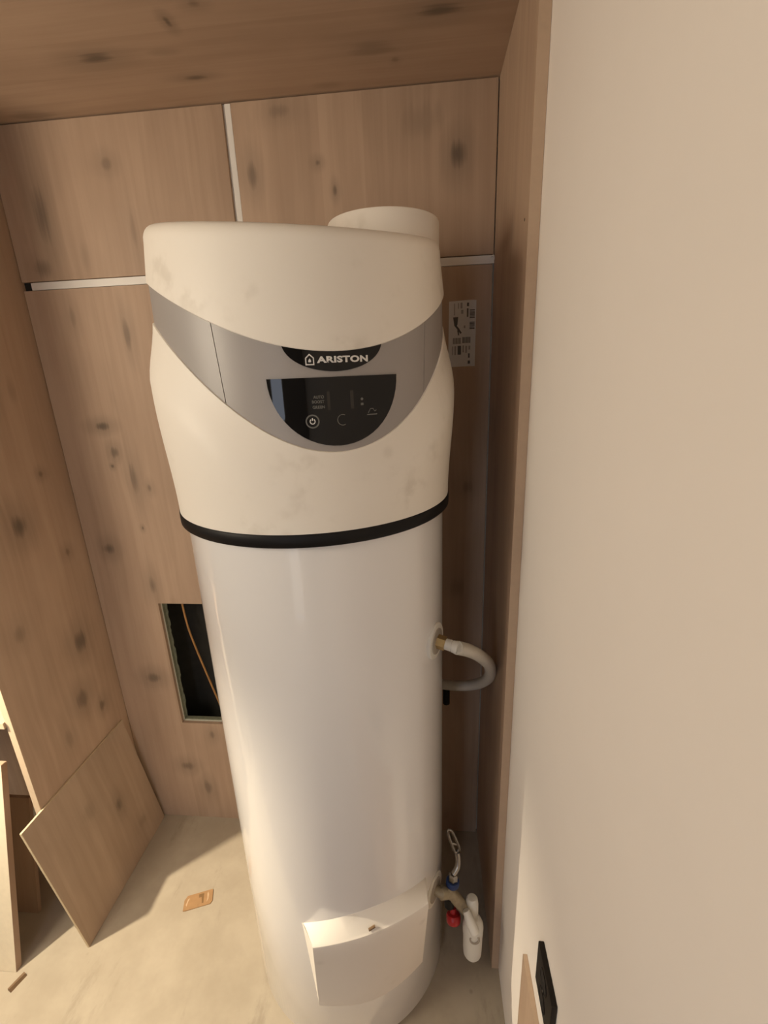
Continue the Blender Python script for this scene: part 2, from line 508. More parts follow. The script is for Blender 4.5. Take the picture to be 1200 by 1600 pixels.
# left partition panel with a pale edge band
wl = structure(box('wall_left', (XL - 0.018, YF + 0.0015, 0.0), (XL, YB + 0.012, ZC), M_left))
box('edge_band', (XL - 0.018, YF, 0.0), (XL, YF + 0.0015, ZC), M_edge, wl)
# open compartment to the left of it
shelf = structure(box('trim_2', (-1.90, 0.90, 0.776), (XL - 0.018, YB + 0.012, 0.794), M_board2))
shelf.name = 'trim_2'
box('edge_band', (-1.90, 0.8985, 0.776), (XL - 0.0182, 0.90, 0.794), M_edge, shelf)
structure(box('trim_3', (-1.92, YF, 0.0), (-1.90, YB + 0.012, ZC), M_left))
bm = bmesh.new()
add_box(bm, (-1.90, YB, 0.0), (XL - 0.018, 1.310, ZC))
structure(link('trim_4', bm, M_low))

# right wall: white, lined with an oak panel at the back
wr = structure(box('wall_right', (XW, ROOM_F, 0.0), (XW + 0.06, 1.44, ROOM_Z), M_white_wall))
pr = box('panel', (XR, YF - 0.013, 0.0), (XW - 0.0005, YB + 0.011, ZC - 0.001), M_right, wr)
box('edge_band', (XR - 0.0004, YF - 0.0145, 0.0), (XW - 0.0005, YF - 0.013, ZC - 0.001), M_edge_r, pr)
lathe('nail_head', (XR + 0.001, 0.925, 1.888), (-1, 0, 0), [(0, 0.0028), (0.0016, 0.0026), (0.0022, 0.0)], M_chrome, pr, 10)

# rest of the room behind the camera
WIN = (-0.80, -0.42, 0.02, 2.10)
bm = bmesh.new()
wall_holes(bm, 'x', ROOM_L, XW, 0.0, ROOM_Z, ROOM_F - 0.12, ROOM_F, [WIN], 0)
structure(link('wall_front', bm, M_room_wall))
structure(box('wall_outer', (ROOM_L - 0.06, ROOM_F, 0.0), (ROOM_L, 1.44, ROOM_Z), M_room_wall))
bm = bmesh.new()
x0, x1, z0, z1 = WIN
for a, b in (((x0, z0), (x0 + 0.03, z1)), ((x1 - 0.03, z0), (x1, z1)), ((x0, z0), (x1, z0 + 0.05)), ((x0, z1 - 0.06), (x1, z1))):
    add_box(bm, (a[0], ROOM_F - 0.09, a[1]), (b[0], ROOM_F - 0.03, b[1]))
win = structure(link('window_1', bm, M_frame))
structure(box('floor_balcony', (-2.5, ROOM_F - 3.0, -0.10), (1.0, ROOM_F - 0.12, -0.02), M_floor))
pl = bpy.data.lights.new('window_portal', 'AREA')
pl.shape = 'RECTANGLE'; pl.size = x1 - x0; pl.size_y = z1 - z0
pl.cycles.is_portal = True
plo = bpy.data.objects.new('window_portal', pl)
COL.objects.link(plo)
plo.location = ((x0 + x1) / 2, ROOM_F - 0.125, (z0 + z1) / 2)
plo.rotation_euler = (R(90), 0, 0)       # faces +Y, into the room

# ------------------------------------------------------------------ unseen lamps: work lamp put where the shadows point, globe added as fill
lamp = thing('unseen_work_lamp', 'unseen black work lamp on a tripod stand, put where the floor shadows point', 'lamp', (LAMP[0], LAMP[1], 0.0))
ad = (Vector(LAMP_AIM) - Vector(LAMP)).normalized()
LV = Vector(LAMP)
for k in range(3):
    a = R(150 + 120 * k)
    foot = Vector((LAMP[0] - 0.10 + 0.30 * math.cos(a), LAMP[1] - 0.10 + 0.30 * math.sin(a), 0.008))
    tube('leg', [foot, (LAMP[0] - 0.10, LAMP[1] - 0.10, 0.45)], 0.008, M_black, lamp, 10)
tube('pole', [(LAMP[0] - 0.10, LAMP[1] - 0.10, 0.40), (LAMP[0] - 0.10, LAMP[1] - 0.10, 1.50), LV - ad * 0.115], 0.010, M_black, lamp, 12)
lathe('lamp_head', LV - ad * 0.11, ad, [(0, 0.0), (0, 0.030), (0.05, 0.042), (0.115, 0.060), (0.135, 0.062), (0.135, 0.058), (0.100, 0.050), (0.060, 0.036), (0.060, 0.0)], M_black, lamp, 32)
ll = bpy.data.lights.new('spot', 'SPOT')
ll.energy = LAMP_POWER; ll.color = LAMP_COLOR; ll.shadow_soft_size = LAMP_SIZE
ll.spot_size = R(LAMP_CONE); ll.spot_blend = 1.0
llo = bpy.data.objects.new('spot', ll)
COL.objects.link(llo)
llo.parent = lamp
llo.location = (0, 0, LAMP[2])
llo.rotation_euler = (Vector(LAMP_AIM) - Vector(LAMP)).to_track_quat('-Z', 'Y').to_euler()
globe = thing('fill_globe', 'unseen white globe lamp on a thin cord, added as soft fill light left of the closet front', 'lamp', GLOBE)
tube('cord', [(GLOBE[0], GLOBE[1], ROOM_Z), (GLOBE[0], GLOBE[1], GLOBE[2] + 0.27)], 0.003, M_frame, globe, 8)
lathe('cap', (GLOBE[0], GLOBE[1], GLOBE[2] + 0.29), (0, 0, -1), [(0, 0.0), (0, 0.03), (0.03, 0.035), (0.03, 0.0)], M_frame, globe, 16)
shade = N('fill_globe_glow')
em = shade.new('ShaderNodeEmission')
em.inputs['Color'].default_value = c4(GLOBE_COLOR)
em.inputs['Strength'].default_value = GLOBE_POWER / (4 * PI * PI * GLOBE_R ** 2)
shade.t.links.new(em.outputs[0], shade.t.nodes['Material Output'].inputs['Surface'])
lathe('fill_globe_shade', (GLOBE[0], GLOBE[1], GLOBE[2] + GLOBE_R), (0, 0, -1), [(GLOBE_R * (1 - math.cos(PI * k / 16)), GLOBE_R * math.sin(PI * k / 16)) for k in range(17)], shade.m, globe, 32, 60)

# ------------------------------------------------------------------ the water heater
CX, CY = -0.242, 0.974
FACE = R(22.5)                          # the front of the unit is turned this far towards +X
heater = thing('water_heater', 'tall white and cream cylindrical water heater with grey band and black display', 'water heater', (CX, CY, 0))

def P(phi, r, z):
    """point at angle phi from the unit's front (positive to the viewer's right)"""
    a = phi + FACE
    return Vector((CX + r * math.sin(a), CY - r * math.cos(a), z))

def c_of(phi):
    return 1 - math.cos(phi)
def z_cap(phi):
    c = min(c_of(phi), 1.15)
    return 1.679 + 0.235 * c - 0.10 * c * c
def z_vee(phi):
    c = min(c_of(phi), 0.98)
    return 1.528 + 0.4426 * c - 0.224 * c * c
def z_rim(phi):
    return 1.848 + 0.050 * c_of(phi) - 0.004 * math.sin(phi)
def sstep(x):
    x = max(0.0, min(1.0, x))
    return x * x * (3 - 2 * x)

NA = 160
PH = [-PI + 2 * PI * i / NA for i in range(NA)]
TR = 0.2745
# tank body
bm = bmesh.new()
prof = [(0.0, 0.250), (0.002, 0.262), (0.008, 0.270), (0.018, TR), (0.4, TR), (0.8, TR), (1.2, TR), (1.376, TR)]
V = grid(bm, [[P(p, r, z) for p in PH] for z, r in prof], True)
bm.faces.new(V[0]); bm.faces.new(V[-1])
link('tank', bm, M_tank, heater, 40)
# black ring
bm = bmesh.new()
prof = [(1.374, 0.270), (1.3735, 0.2845), (1.3755, 0.2868), (1.386, 0.2872), (1.3955, 0.2868), (1.398, 0.2845), (1.398, 0.270)]
V = grid(bm, [[P(p, r, z) for p in PH] for z, r in prof], True)
link('ring', bm, M_black, heater, 50)
# lower cover with the vee-shaped upper edge
bm = bmesh.new()
rows = []
NT = 22
def cover_r(phi, z):
    zt = z_vee(phi); d = zt - z; L = zt - 1.397
    w = 0.30 + 0.70 * sstep(abs(phi) / R(62))
    x = min(1.0, d / 0.095)
    s = x if x < 0.75 else 0.75 + 0.25 * sstep((x - 0.5) * 2) if x < 1 else 1.0
    s = 0.5 * x + 0.5 * sstep(x)
    r = 0.2765 + 0.0205 * w * s
    t = d / L
    end = 0.2855
    return r + (end - r) * sstep((t - 0.35) / 0.65)
rows.append([P(p, 0.262, z_vee(p) - 0.004) for p in PH])
rows.append([P(p, 0.2715, z_vee(p) - 0.0002) for p in PH])
rows.append([P(p, 0.2750, z_vee(p)) for p in PH])
for i in range(NT + 1):
    t = (i / NT)
    row = []
    for p in PH:
        zt = z_vee(p) - 0.0012
        z = zt + (1.3975 - zt) * t
        row.append(P(p, cover_r(p, z), z))
    rows.append(row)
rows.append([P(p, 0.272, 1.3975) for p in PH])
grid(bm, rows, True)
link('lower_cover', bm, M_cover, heater, 45)
# grey band in three pieces with fine seams, the outer two meeting at the back
def band(p0, p1, n, lean0=0.0, lean1=0.0):
    bm = bmesh.new()
    rows = [[], [], [], []]
    for i in range(n + 1):
        t = i / n
        p = p0 + (p1 - p0) * t
        zt, zb = z_cap(p) + 0.02, z_vee(p) - 0.012
        lt = lean0 * (1 - t) + lean1 * t
        for k, (z, rr, dp) in enumerate(((zt, 0.2645, -lt), (zt, 0.2722, -lt), (zb, 0.2742, lt), (zb, 0.2645, lt))):
            rows[k].append(P(p + dp, rr, z))
    V = grid(bm, rows, False)
    for e in (0, -1):
        bm.faces.new([V[k][e] for k in range(4)])
    for k in range(len(V[0]) - 1):
        bm.faces.new((V[0][k], V[0][k+1], V[3][k+1], V[3][k]))
    return link('band_panel', bm, M_band, heater, 40)
SL, SR = R(-38.3), R(38.3)
gap = R(0.16)
bandc = band(SL + gap, SR - gap, 50, R(1.3), -R(1.3))
band(R(-180), SL - gap, 70, 0.0, R(1.3))
band(SR + gap, R(180), 70, -R(1.3), 0.0)
# core behind the seams
bm = bmesh.new()
V = grid(bm, [[P(p, 0.263, z) for p in PH] for z in (1.38, 1.79)], True)
bm.faces.new(V[0]); bm.faces.new(V[-1])
link('inner_shell', bm, M_black, heater, 40)
# upper cover (cap) with sloping rim
bm = bmesh.new()
rows = [[P(p, 0.2660, z_cap(p) + 0.004) for p in PH],
        [P(p, 0.2745, z_cap(p)) for p in PH],
        [P(p, 0.2760, z_cap(p) + 0.0015) for p in PH]]
for t in (0.15, 0.3, 0.5, 0.7, 0.9):
    rows.append([P(p, 0.2760 - 0.0070 * t, z_cap(p) + (z_rim(p) - 0.024 - z_cap(p)) * t) for p in PH])
for k in range(8):                       # rounded shoulder
    a = k / 7 * PI / 2
    rows.append([P(p, 0.2690 - 0.020 * (1 - math.cos(a)), z_rim(p) - 0.022 + 0.0245 * math.sin(a)) for p in PH])
rows += [[P(p, 0.15, z_rim(p) * 0.5 + 0.5 * 1.904) for p in PH], [P(p, 0.04, 1.902) for p in PH]]
V = grid(bm, rows, True)
bm.faces.new(V[-1])
link('upper_cover', bm, M_cover, heater, 35)
# round air duct collar on the top
D0 = Vector((-0.082, 1.020, 1.86))
bm = bmesh.new()
add_lathe(bm, D0, (0, 0, 1), [(0, 0.110), (0.02, 0.1085), (0.057, 0.1085), (0.060, 0.1065), (0.060, 0.1035), (0.03, 0.1035), (0.03, 0.0)], 64)
link('duct_collar', bm, M_cover, heater, 35)

# --- logo plate, display and printing on the band
def plate(name, hw, ztop, depth, r, mat, parent, n=28, m=8, toplimit=None):
    """half-elliptic plate wrapped round the band: full width at the top"""
    bm = bmesh.new()
    rows = []
    for j in range(m + 1):
        row = []
        for i in range(n + 1):
            u = -math.cos(PI * i / n)
            lower = ztop - depth * math.sqrt(max(0.0, 1 - u * u))
            up = ztop if toplimit is None else toplimit(u * hw)
            row.append(P(u * hw, r, up + (lower - up) * j / m))
        rows.append(row)
    grid(bm, rows)
    bmesh.ops.remove_doubles(bm, verts=bm.verts[:], dist=1e-5)
    ret = bmesh.ops.extrude_face_region(bm, geom=bm.faces[:])
    vs = [g for g in ret['geom'] if isinstance(g, bmesh.types.BMVert)]
    for v in vs:
        d = Vector((v.co.x - CX, v.co.y - CY, 0)).normalized()
        v.co -= d * 0.004
    return link(name, bm, mat, parent, 40)
LR = 0.2748
logo = plate('logo_plate', R(16.4), 1.6945, 0.044, LR, M_blackgloss, heater, toplimit=lambda p: z_cap(p) + 0.008)
DR = 0.2756
disp = plate('display_panel', R(22.0), 1.6425, 0.105, DR, M_blackgloss, heater)

def wrap(name, bm, phi0, z0, r, mat, parent):
    """bend a flat x/y drawing round the cylinder"""
    for v in bm.verts:
        x, y, d = v.co
        v.co = P(phi0 + x / r, r + d, z0 + y)
    return link(name, bm, mat, parent)

def text_bm(s, size, sx=1.0, bold=0.0):
    cu = bpy.data.curves.new('lettering', 'FONT')
    cu.body = s; cu.size = size; cu.align_x = 'CENTER'; cu.align_y = 'CENTER'
    cu.offset = bold; cu.resolution_u = 3; cu.space_character = 1.06
    o = bpy.data.objects.new('lettering', cu)
    COL.objects.link(o)
    me = bpy.data.meshes.new_from_object(o.evaluated_get(bpy.context.evaluated_depsgraph_get()))
    bm = bmesh.new(); bm.from_mesh(me)
    for v in bm.verts:
        v.co.x *= sx; v.co.z = 0
    bpy.data.objects.remove(o); bpy.data.curves.remove(cu); bpy.data.meshes.remove(me)
    return bm

def add_rect(bm, x0, y0, x1, y1, d=0.0):
    bm.faces.new([bm.verts.new(p) for p in ((x0, y0, d), (x1, y0, d), (x1, y1, d), (x0, y1, d))])
def add_poly_line(bm, pts, w, closed=False):
    """flat line of width w through points, mitred"""
    n = len(pts); L = []; Rr = []
    for i in range(n):
        p = Vector(pts[i])
        a = Vector(pts[(i-1) % n]) if (closed or i > 0) else None
        b = Vector(pts[(i+1) % n]) if (closed or i < n - 1) else None
        d1 = (p - a).normalized() if a is not None else (b - p).normalized()
        d2 = (b - p).normalized() if b is not None else d1
        n1 = Vector((-d1.y, d1.x)); n2 = Vector((-d2.y, d2.x))
        m = (n1 + n2).normalized(); k = w / 2 / max(0.35, m.dot(n1))
        L.append(bm.verts.new((p.x + m.x * k, p.y + m.y * k, 0))); Rr.append(bm.verts.new((p.x - m.x * k, p.y - m.y * k, 0)))
    for i in range(n if closed else n - 1):
        j = (i + 1) % n
        bm.faces.new((L[i], L[j], Rr[j], Rr[i]))
def circ(cx, cy, r, n=24, a0=0.0, a1=2 * PI, closed=True):
    m = n if closed else n + 1
    return [(cx + r * math.cos(a0 + (a1 - a0) * i / n), cy + r * math.sin(a0 + (a1 - a0) * i / n)) for i in range(m)]
def add_disc(bm, pts):
    bm.faces.new([bm.verts.new((x, y, 0)) for x, y in pts])

wrap('lettering', text_bm('ARISTON', 0.0122, 1.50, 0.00055), R(2.75), 1.6672, LR + 0.0004, M_print, logo)
bm = bmesh.new()                        # small house emblem with a flame in it
HS = 0.80
add_poly_line(bm, [(-0.0072, -0.0075), (0.0072, -0.0075), (0.0072, 0.0040), (0.0, 0.0105), (-0.0072, 0.0040)], 0.0021, True)
add_disc(bm, [(-0.0028, -0.0020), (-0.0020, -0.0034), (0.0020, -0.0034), (0.0028, -0.0020), (0.0022, 0.0004), (0.0, 0.0036), (-0.0022, 0.0004)])
for v in bm.verts: v.co *= HS
wrap('house_emblem', bm, R(-8.0), 1.6672, LR + 0.0004, M_print, logo)

for s, x, z, w in (('AUTO', -6.1, 1.6135, 0.9), ('BOOST', -6.4, 1.6065, 0.9), ('GREEN', -6.3, 1.5985, 0.95)):
    wrap('lettering', text_bm(s, 0.0062, w, 0.00015), R(x), z, DR + 0.0004, M_print_dim, disp)
bm = bmesh.new(); add_rect(bm, -0.021, -0.014, 0.021, 0.014)
wrap('screen', bm, R(0.9), 1.6075, DR + 0.0003, M_lcd, disp)
bm = bmesh.new(); add_disc(bm, [(0.0022 * math.sin(a), 0.0022 * math.cos(a)) for a in [i * PI / 6 for i in range(12)]])
add_rect(bm, -0.0024, -0.0095, 0.0024, -0.006)
wrap('indicator', bm, R(8.1), 1.6075, DR + 0.0004, M_print_dim, disp)
# power button: pale ring with the sign, inside a dim ring
bm = bmesh.new()
add_poly_line(bm, circ(0, 0, 0.0096, 28), 0.0022, True)
pw = wrap('button_ring', bm, R(-8.6), 1.5775, DR + 0.0004, M_print_dim, disp)
bm = bmesh.new()
add_poly_line(bm, circ(0, 0, 0.0038, 24, R(125), R(415), False), 0.0014)
add_rect(bm, -0.0007, 0.0012, 0.0007, 0.0053)
wrap('power_sign', bm, R(-8.6), 1.5775, DR + 0.0006, M_print, disp)
bm = bmesh.new()                        # dim knob in the middle
add_poly_line(bm, circ(0, 0, 0.0082, 24, R(60), R(300), False), 0.0010)
wrap('dial_mark', bm, R(1.2), 1.5775, DR + 0.0004, M_print_dim, disp)
bm = bmesh.new()                        # mark at the right: arc over a line
add_poly_line(bm, [(-0.009, -0.003), (0.009, -0.003)], 0.0016)
add_poly_line(bm, [(-0.007, -0.0005), (-0.003, 0.006), (0.002, 0.006), (0.0045, 0.002), (0.008, 0.0035)], 0.0011)
wrap('mode_mark', bm, R(11.6), 1.5855, DR + 0.0004, M_print_dim, disp)

# --- service cover low on the front: sloping top, face that runs out into the tank
bm = bmesh.new()
NU = 20; HW = 0.137
def lat(u, d, z):
    s = Vector((math.cos(FACE), math.sin(FACE), 0)); f = Vector((math.sin(FACE), -math.cos(FACE), 0))
    return Vector((CX, CY, 0)) + s * u + f * d + Vector((0, 0, z))
rows = []
def front_d(u, z):
    top = 0.3010 - 0.016 * (u / HW) ** 2
    bot = 0.2735 - 0.036 * (u / HW) ** 2
    return bot + (top - bot) * max(0.0, (z - 0.155)) / (0.440 - 0.155)
us = [-HW + 2 * HW * i / NU for i in range(NU + 1)]
def tank_d(u): return math.sqrt(TR * TR - u * u)
def zback(u): return 0.487 - 0.042 * (u / HW) ** 2
BW = 0.153 / HW                          # the cover flares towards the tank
rows.append([lat(u * BW, tank_d(u * BW) - 0.012, zback(u) + 0.004) for u in us])
rows.append([lat(u * BW, tank_d(u * BW) + 0.0005, zback(u)) for u in us])
rows.append([lat(u, front_d(u, 0.44) - 0.006, 0.4475) for u in us])
rows.append([lat(u, front_d(u, 0.44) - 0.0015, 0.4445) for u in us])
rows.append([lat(u, front_d(u, 0.44), 0.439) for u in us])
for z in (0.40, 0.34, 0.28, 0.22, 0.155):
    rows.append([lat(u, front_d(u, z), z) for u in us])
rows.append([lat(u, front_d(u, 0.155) - 0.015, 0.10) for u in us])
V = grid(bm, rows)
for e in (0, -1):                        # side walls
    sg = -1 if e == 0 else 1
    bk = []
    for k in range(len(V)):
        z = V[k][e].co.z
        dep = 0.0 if k < 2 else max(0.0, front_d(HW, min(z, 0.44)) - tank_d(HW))
        ub = sg * (0.153 if k < 2 else HW + 0.016 * dep / 0.047)
        bk.append(bm.verts.new(lat(ub, tank_d(ub) - 0.003, z)))
    for k in range(len(V) - 1):
        bm.faces.new((V[k][e], V[k+1][e], bk[k+1], bk[k]))
bmesh.ops.remove_doubles(bm, verts=bm.verts[:], dist=1e-5)
svc = link('service_cover', bm, M_cover, heater, 32)
# slot on the sloping top
bm = bmesh.new()
add_tube(bm, [lat(-0.012, 0.2955, 0.4532), lat(0.003, 0.2945, 0.4565)], 0.0032, 8)
link('slot', bm, M_woodbit, svc, 40)

# --- upper water connection and hose
def radial(az):
    return Vector((math.sin(R(az)), -math.cos(R(az)), 0))
AZ1 = 68.0
n1 = radial(AZ1)
c1 = Vector((CX, CY, 1.087)) + n1 * TR
lathe('flange', c1 - n1 * 0.004, n1, [(0, 0.040), (0.007, 0.040), (0.009, 0.038), (0.009, 0.027), (0.0095, 0.026), (0.0095, 0.0)], [M_ptfe], heater, 36)
fl = lathe('flange_insert', c1 + n1 * 0.0045, n1, [(0, 0.0), (0, 0.029), (0.0025, 0.028), (0.0025, 0.0)], M_hosegrey, heater, 30)
d1 = (n1 + Vector((0.06, 0, -0.12))).normalized()
e1 = c1 + n1 * 0.006
bm = bmesh.new(); add_lathe(bm, e1, d1, [(0, 0.0), (0, 0.0155), (0.018, 0.0155), (0.019, 0.014), (0.019, 0.0)], 6)
link('hex_nut', bm, M_brass, heater, 20)
lathe('ferrule', e1 + d1 * 0.018, d1, [(0, 0.0), (0, 0.0120), (0.014, 0.0125), (0.0145, 0.0112), (0.016, 0.0112), (0.0165, 0.0130), (0.028, 0.0132), (0.028, 0.0)], M_ptfe, heater, 24)
h0 = e1 + d1 * 0.044
hose_pts = [h0, (0.088, 0.885, 1.054), (0.118, 0.925, 1.012), (0.148, 0.985, 0.945), (0.1560, 1.050, 0.862), (0.132, 1.115, 0.790), (0.088, 1.155, 0.752), (0.030, 1.185, 0.735), (-0.04, 1.225, 0.73)]
HP = spline(hose_pts, 8)
hose = tube('hose', HP, 0.0146, M_hose, heater, 18)
bm = bmesh.new()
add_tube(bm, [(0.052, 1.2, 0.715), (0.052, 1.203, 0.65)], 0.011, 10)
link('hose_clip', bm, M_black, heater, 40)

# --- lower connection: safety group with tap, flexible pipe and white siphon
AZ2 = 65.0
n2 = radial(AZ2)
c2 = Vector((CX, CY, 0.352)) + n2 * TR
lathe('flange', c2 - n2 * 0.004, n2, [(0, 0.043), (0.006, 0.043), (0.008, 0.041), (0.008, 0.030), (0.0085, 0.0)], [M_ptfe], heater, 36)
lathe('flange_insert', c2 + n2 * 0.0035, n2, [(0, 0.0), (0, 0.031), (0.0025, 0.030), (0.0025, 0.0)], M_hosegrey, heater, 30)
v0 = c2 + n2 * 0.006
v1 = Vector((0.050, 0.862, 0.340))
bm = bmesh.new()
add_tube(bm, [v0, v0 + n2 * 0.012, v0 + n2 * 0.013, v1], [0.012, 0.012, 0.016, 0.016], 12)
add_tube(bm, [v1 + Vector((-0.012, 0.0, 0.014)), v1 + Vector((0.020, -0.006, -0.022)), Vector((0.090, 0.848, 0.298))], [0.014, 0.0155, 0.013], 14)
add_tube(bm, [v1 + Vector((-0.006, 0.004, 0.0)), (0.056, 0.868, 0.366)], 0.012, 12)
valve = link('safety_valve', bm, M_brassdull, heater, 35)
lathe('blue_collar', (0.0555, 0.868, 0.358), (0.05, 0.05, 1), [(0, 0.0), (0, 0.0165), (0.003, 0.0175), (0.013, 0.0175), (0.016, 0.0155), (0.016, 0.0)], M_blue, valve, 18)
lathe('pipe_nut', (0.0565, 0.868, 0.374), (0.08, 0.08, 1), [(0, 0.0), (0, 0.0125), (0.016, 0.0125), (0.020, 0.009), (0.020, 0.0)], M_chrome, valve, 6)
pp = spline([(0.058, 0.870, 0.392), (0.069, 0.880, 0.405), (0.071, 0.888, 0.425), (0.069, 0.893, 0.440)], 5)
tube('lever_stem', pp, [0.0075] * len(pp), M_chrome, valve, 12)
bm = bmesh.new()                         # slotted lever
lp = [(0.0685, 0.893, 0.438), (0.0735, 0.895, 0.452), (0.064, 0.899, 0.480), (0.054, 0.902, 0.501), (0.0465, 0.902, 0.503), (0.046, 0.900, 0.490), (0.054, 0.897, 0.464), (0.0620, 0.893, 0.443)]
LPp = spline(lp + [lp[0]], 4)
add_tube(bm, LPp, 0.0036, 8)
add_tube(bm, [(0.0705, 0.897, 0.4625), (0.0555, 0.897, 0.4635)], 0.003, 8)
link('lever', bm, M_chrome, valve, 40)
lathe('black_stem', (0.046, 0.858, 0.330), (0.05, -0.1, -1), [(0, 0.0), (0, 0.013), (0.030, 0.013), (0.034, 0.008), (0.034, 0.0)], M_black, valve, 18)
lathe('red_knob', (0.058, 0.866, 0.275), (0.02, -0.45, -1), [(0, 0.0), (0, 0.0085), (0.012, 0.0085), (0.014, 0.0165), (0.018, 0.0190), (0.032, 0.0190), (0.036, 0.0165), (0.038, 0.0)], M_red, valve, 22)
# white siphon
sx, sy = 0.108, 0.840
bm = bmesh.new()
add_lathe(bm, (sx, sy, 0.140), (0, 0, 1), [(0, 0.0), (0.0012, 0.012), (0.006, 0.0195), (0.014, 0.0235), (0.030, 0.0245), (0.080, 0.0250), (0.094, 0.0262), (0.112, 0.0268), (0.122, 0.0262), (0.133, 0.0225), (0.142, 0.0170), (0.146, 0.0125), (0.146, 0.0)], 30)
siphon = link('siphon', bm, M_ptfe, heater, 40)
bm = bmesh.new()
add_lathe(bm, (sx - 0.002, sy + 0.012, 0.262), (0, 0.1, 1), [(0, 0.0), (0, 0.0165), (0.050, 0.0165), (0.064, 0.0145), (0.068, 0.011), (0.069, 0.0)], 24)
link('siphon_inlet', bm, M_ptfe, siphon, 40)
bm = bmesh.new()
add_tube(bm, [(0.088, 0.834, 0.320), (0.098, 0.822, 0.300), (0.110, 0.808, 0.281)], [0.0085, 0.0125, 0.0120], 14)
link('siphon_spout', bm, M_ptfe, siphon, 40)
bm = bmesh.new()
add_lathe(bm, (sx + 0.002, sy - 0.020, 0.243), (0, -1, 0.25), [(0, 0.0), (0, 0.0135), (0.006, 0.0135), (0.0075, 0.012), (0.0075, 0.0095), (0.004, 0.009), (0.004, 0.0)], 22)
link('siphon_vent', bm, M_hosegrey, siphon, 40)

# ------------------------------------------------------------------ loose boards
def board(name, label, corners, thick, mat, edge_mat, loc, cat='board', group=None, edges=(3, 1)):
    """corners (outer face): bottom near, bottom far, top far, top near; a face panel and pale banded edges"""
    t = thing(name, label, cat, loc, group)
    a = [Vector(c) for c in corners]
    nrm = (a[1] - a[0]).cross(a[3] - a[0]).normalized() * thick
    o = slab('face_panel', [c - t.location for c in a], -nrm, mat)
    o.parent = t
    # edge strips stand a hair proud of the cut edges
    for i in edges:
        j = (i + 1) % 4
        mid = sum(a, Vector()) / 4
        out = ((a[i] + a[j]) / 2 - mid)
        ed = (a[j] - a[i]).normalized()
        out = (out - ed * out.dot(ed)).normalized() * 0.001
        q = [a[i], a[j], a[j] - nrm, a[i] - nrm]
        e = slab('edge_band', [c - t.location + out * 0.02 for c in q], out, edge_mat)
        e.parent = t
    return t
board('loose_board', 'thin square oak board leaning on the left panel beside the heater',
      [(-1.039, 0.859, 0.001), (-1.043, 1.288, 0.001), (-1.0985, 1.262, 0.484), (-1.0985, 0.834, 0.489)], 0.0065, M_board, M_chip, (-1.045, 1.07, 0), edges=(2, 3))
board('narrow_board', 'pale upright board offcut at the lower left, lit on its front face',
      [(-1.47, 0.785, 0.001), (-1.215, 0.785, 0.001), (-1.190, 0.912, 0.637), (-1.445, 0.912, 0.637)], 0.018, M_edge_pale, M_board2, (-1.34, 0.79, 0), edges=(1, 2))
board('narrow_board', 'dark thin board standing behind the pale offcut under the shelf',
      [(-1.50, 0.935, 0.001), (-1.275, 0.935, 0.001), (-1.262, 1.010, 0.40), (-1.487, 1.010, 0.40)], 0.012, M_board2, M_board2, (-1.38, 0.91, 0), edges=(1, 2))
# low oak board standing against the white wall
t = thing('low_board', 'low oak board standing against the white wall under the black socket', 'board', (XW - 0.005, 0.40, 0))
box('face_panel', (XW - 0.0085, 0.10, 0.0), (XW - 0.0004, 0.632, 0.5245), M_right, t)
box('edge_band', (XW - 0.0088, 0.10, 0.5245), (XW - 0.0004, 0.634, 0.526), M_edge_r, t)
box('edge_band', (XW - 0.0088, 0.632, 0.0), (XW - 0.0004, 0.634, 0.5245), M_edge_r, t)
# black socket plate on the white wall
t = thing('wall_socket', 'black double wall socket plate on the white wall at lower right', 'socket', (XW, 0.505, 0.67))
box('plate', (XW - 0.0095, 0.462, 0.622), (XW - 0.0003, 0.548, 0.7155), M_socket, t, 0.0012)
for zz in (0.690, 0.647):
    lathe('outlet', (XW - 0.0098, 0.505, zz), (-1, 0, 0), [(0, 0.018), (0.0008, 0.018), (0.0008, 0.0165), (0.0, 0.016), (0.0, 0.0)], M_black, t, 24)
lathe('screw', (XW - 0.0096, 0.505, 0.6685), (-1, 0, 0), [(0, 0.0026), (0.0008, 0.0022), (0.0011, 0.0)], M_chrome, t, 12)

# ------------------------------------------------------------------ paper label on the back panel
lab = thing('paper_label', 'white printed paper label with bar codes stuck on the back panel right of heater', 'label', (0.093, YB, 1.73))
bm = bmesh.new()
pts = [(0.0575, 1.6500), (0.1275, 1.6505), (0.1285, 1.8115), (0.1150, 1.8125), (0.0590, 1.8105)]
f1 = [bm.verts.new((x, YB - 0.0002, z)) for x, z in pts]
f2 = [bm.verts.new((x, YB - 0.0007, z)) for x, z in pts]
bm.faces.new(f1); bm.faces.new(f2)
for i in range(5):
    j = (i + 1) % 5
    bm.faces.new((f1[i], f1[j], f2[j], f2[i]))
link('sheet', bm, M_paper, lab)
def ink(name, rects, mat):
    bm = bmesh.new()
    for x0, z0, x1, z1 in rects:
        bm.faces.new([bm.verts.new(p) for p in ((x0, YB - 0.0010, z0), (x1, YB - 0.0010, z0), (x1, YB - 0.0010, z1), (x0, YB - 0.0010, z1))])
    o = link(name, bm, mat, lab)
    o['kind'] = 'stuff'                  # print too small to pick apart
    return o
def lx(px): return 0.0575 + (px - 0.11) / 0.43 * 0.070
def lz(py): return 1.8115 - (py - 0.30) / 1.03 * 0.1615
def br(x0, y0, x1, y1): return (lx(x0), lz(y1), lx(x1), lz(y0))
random.seed(11)
bars = []
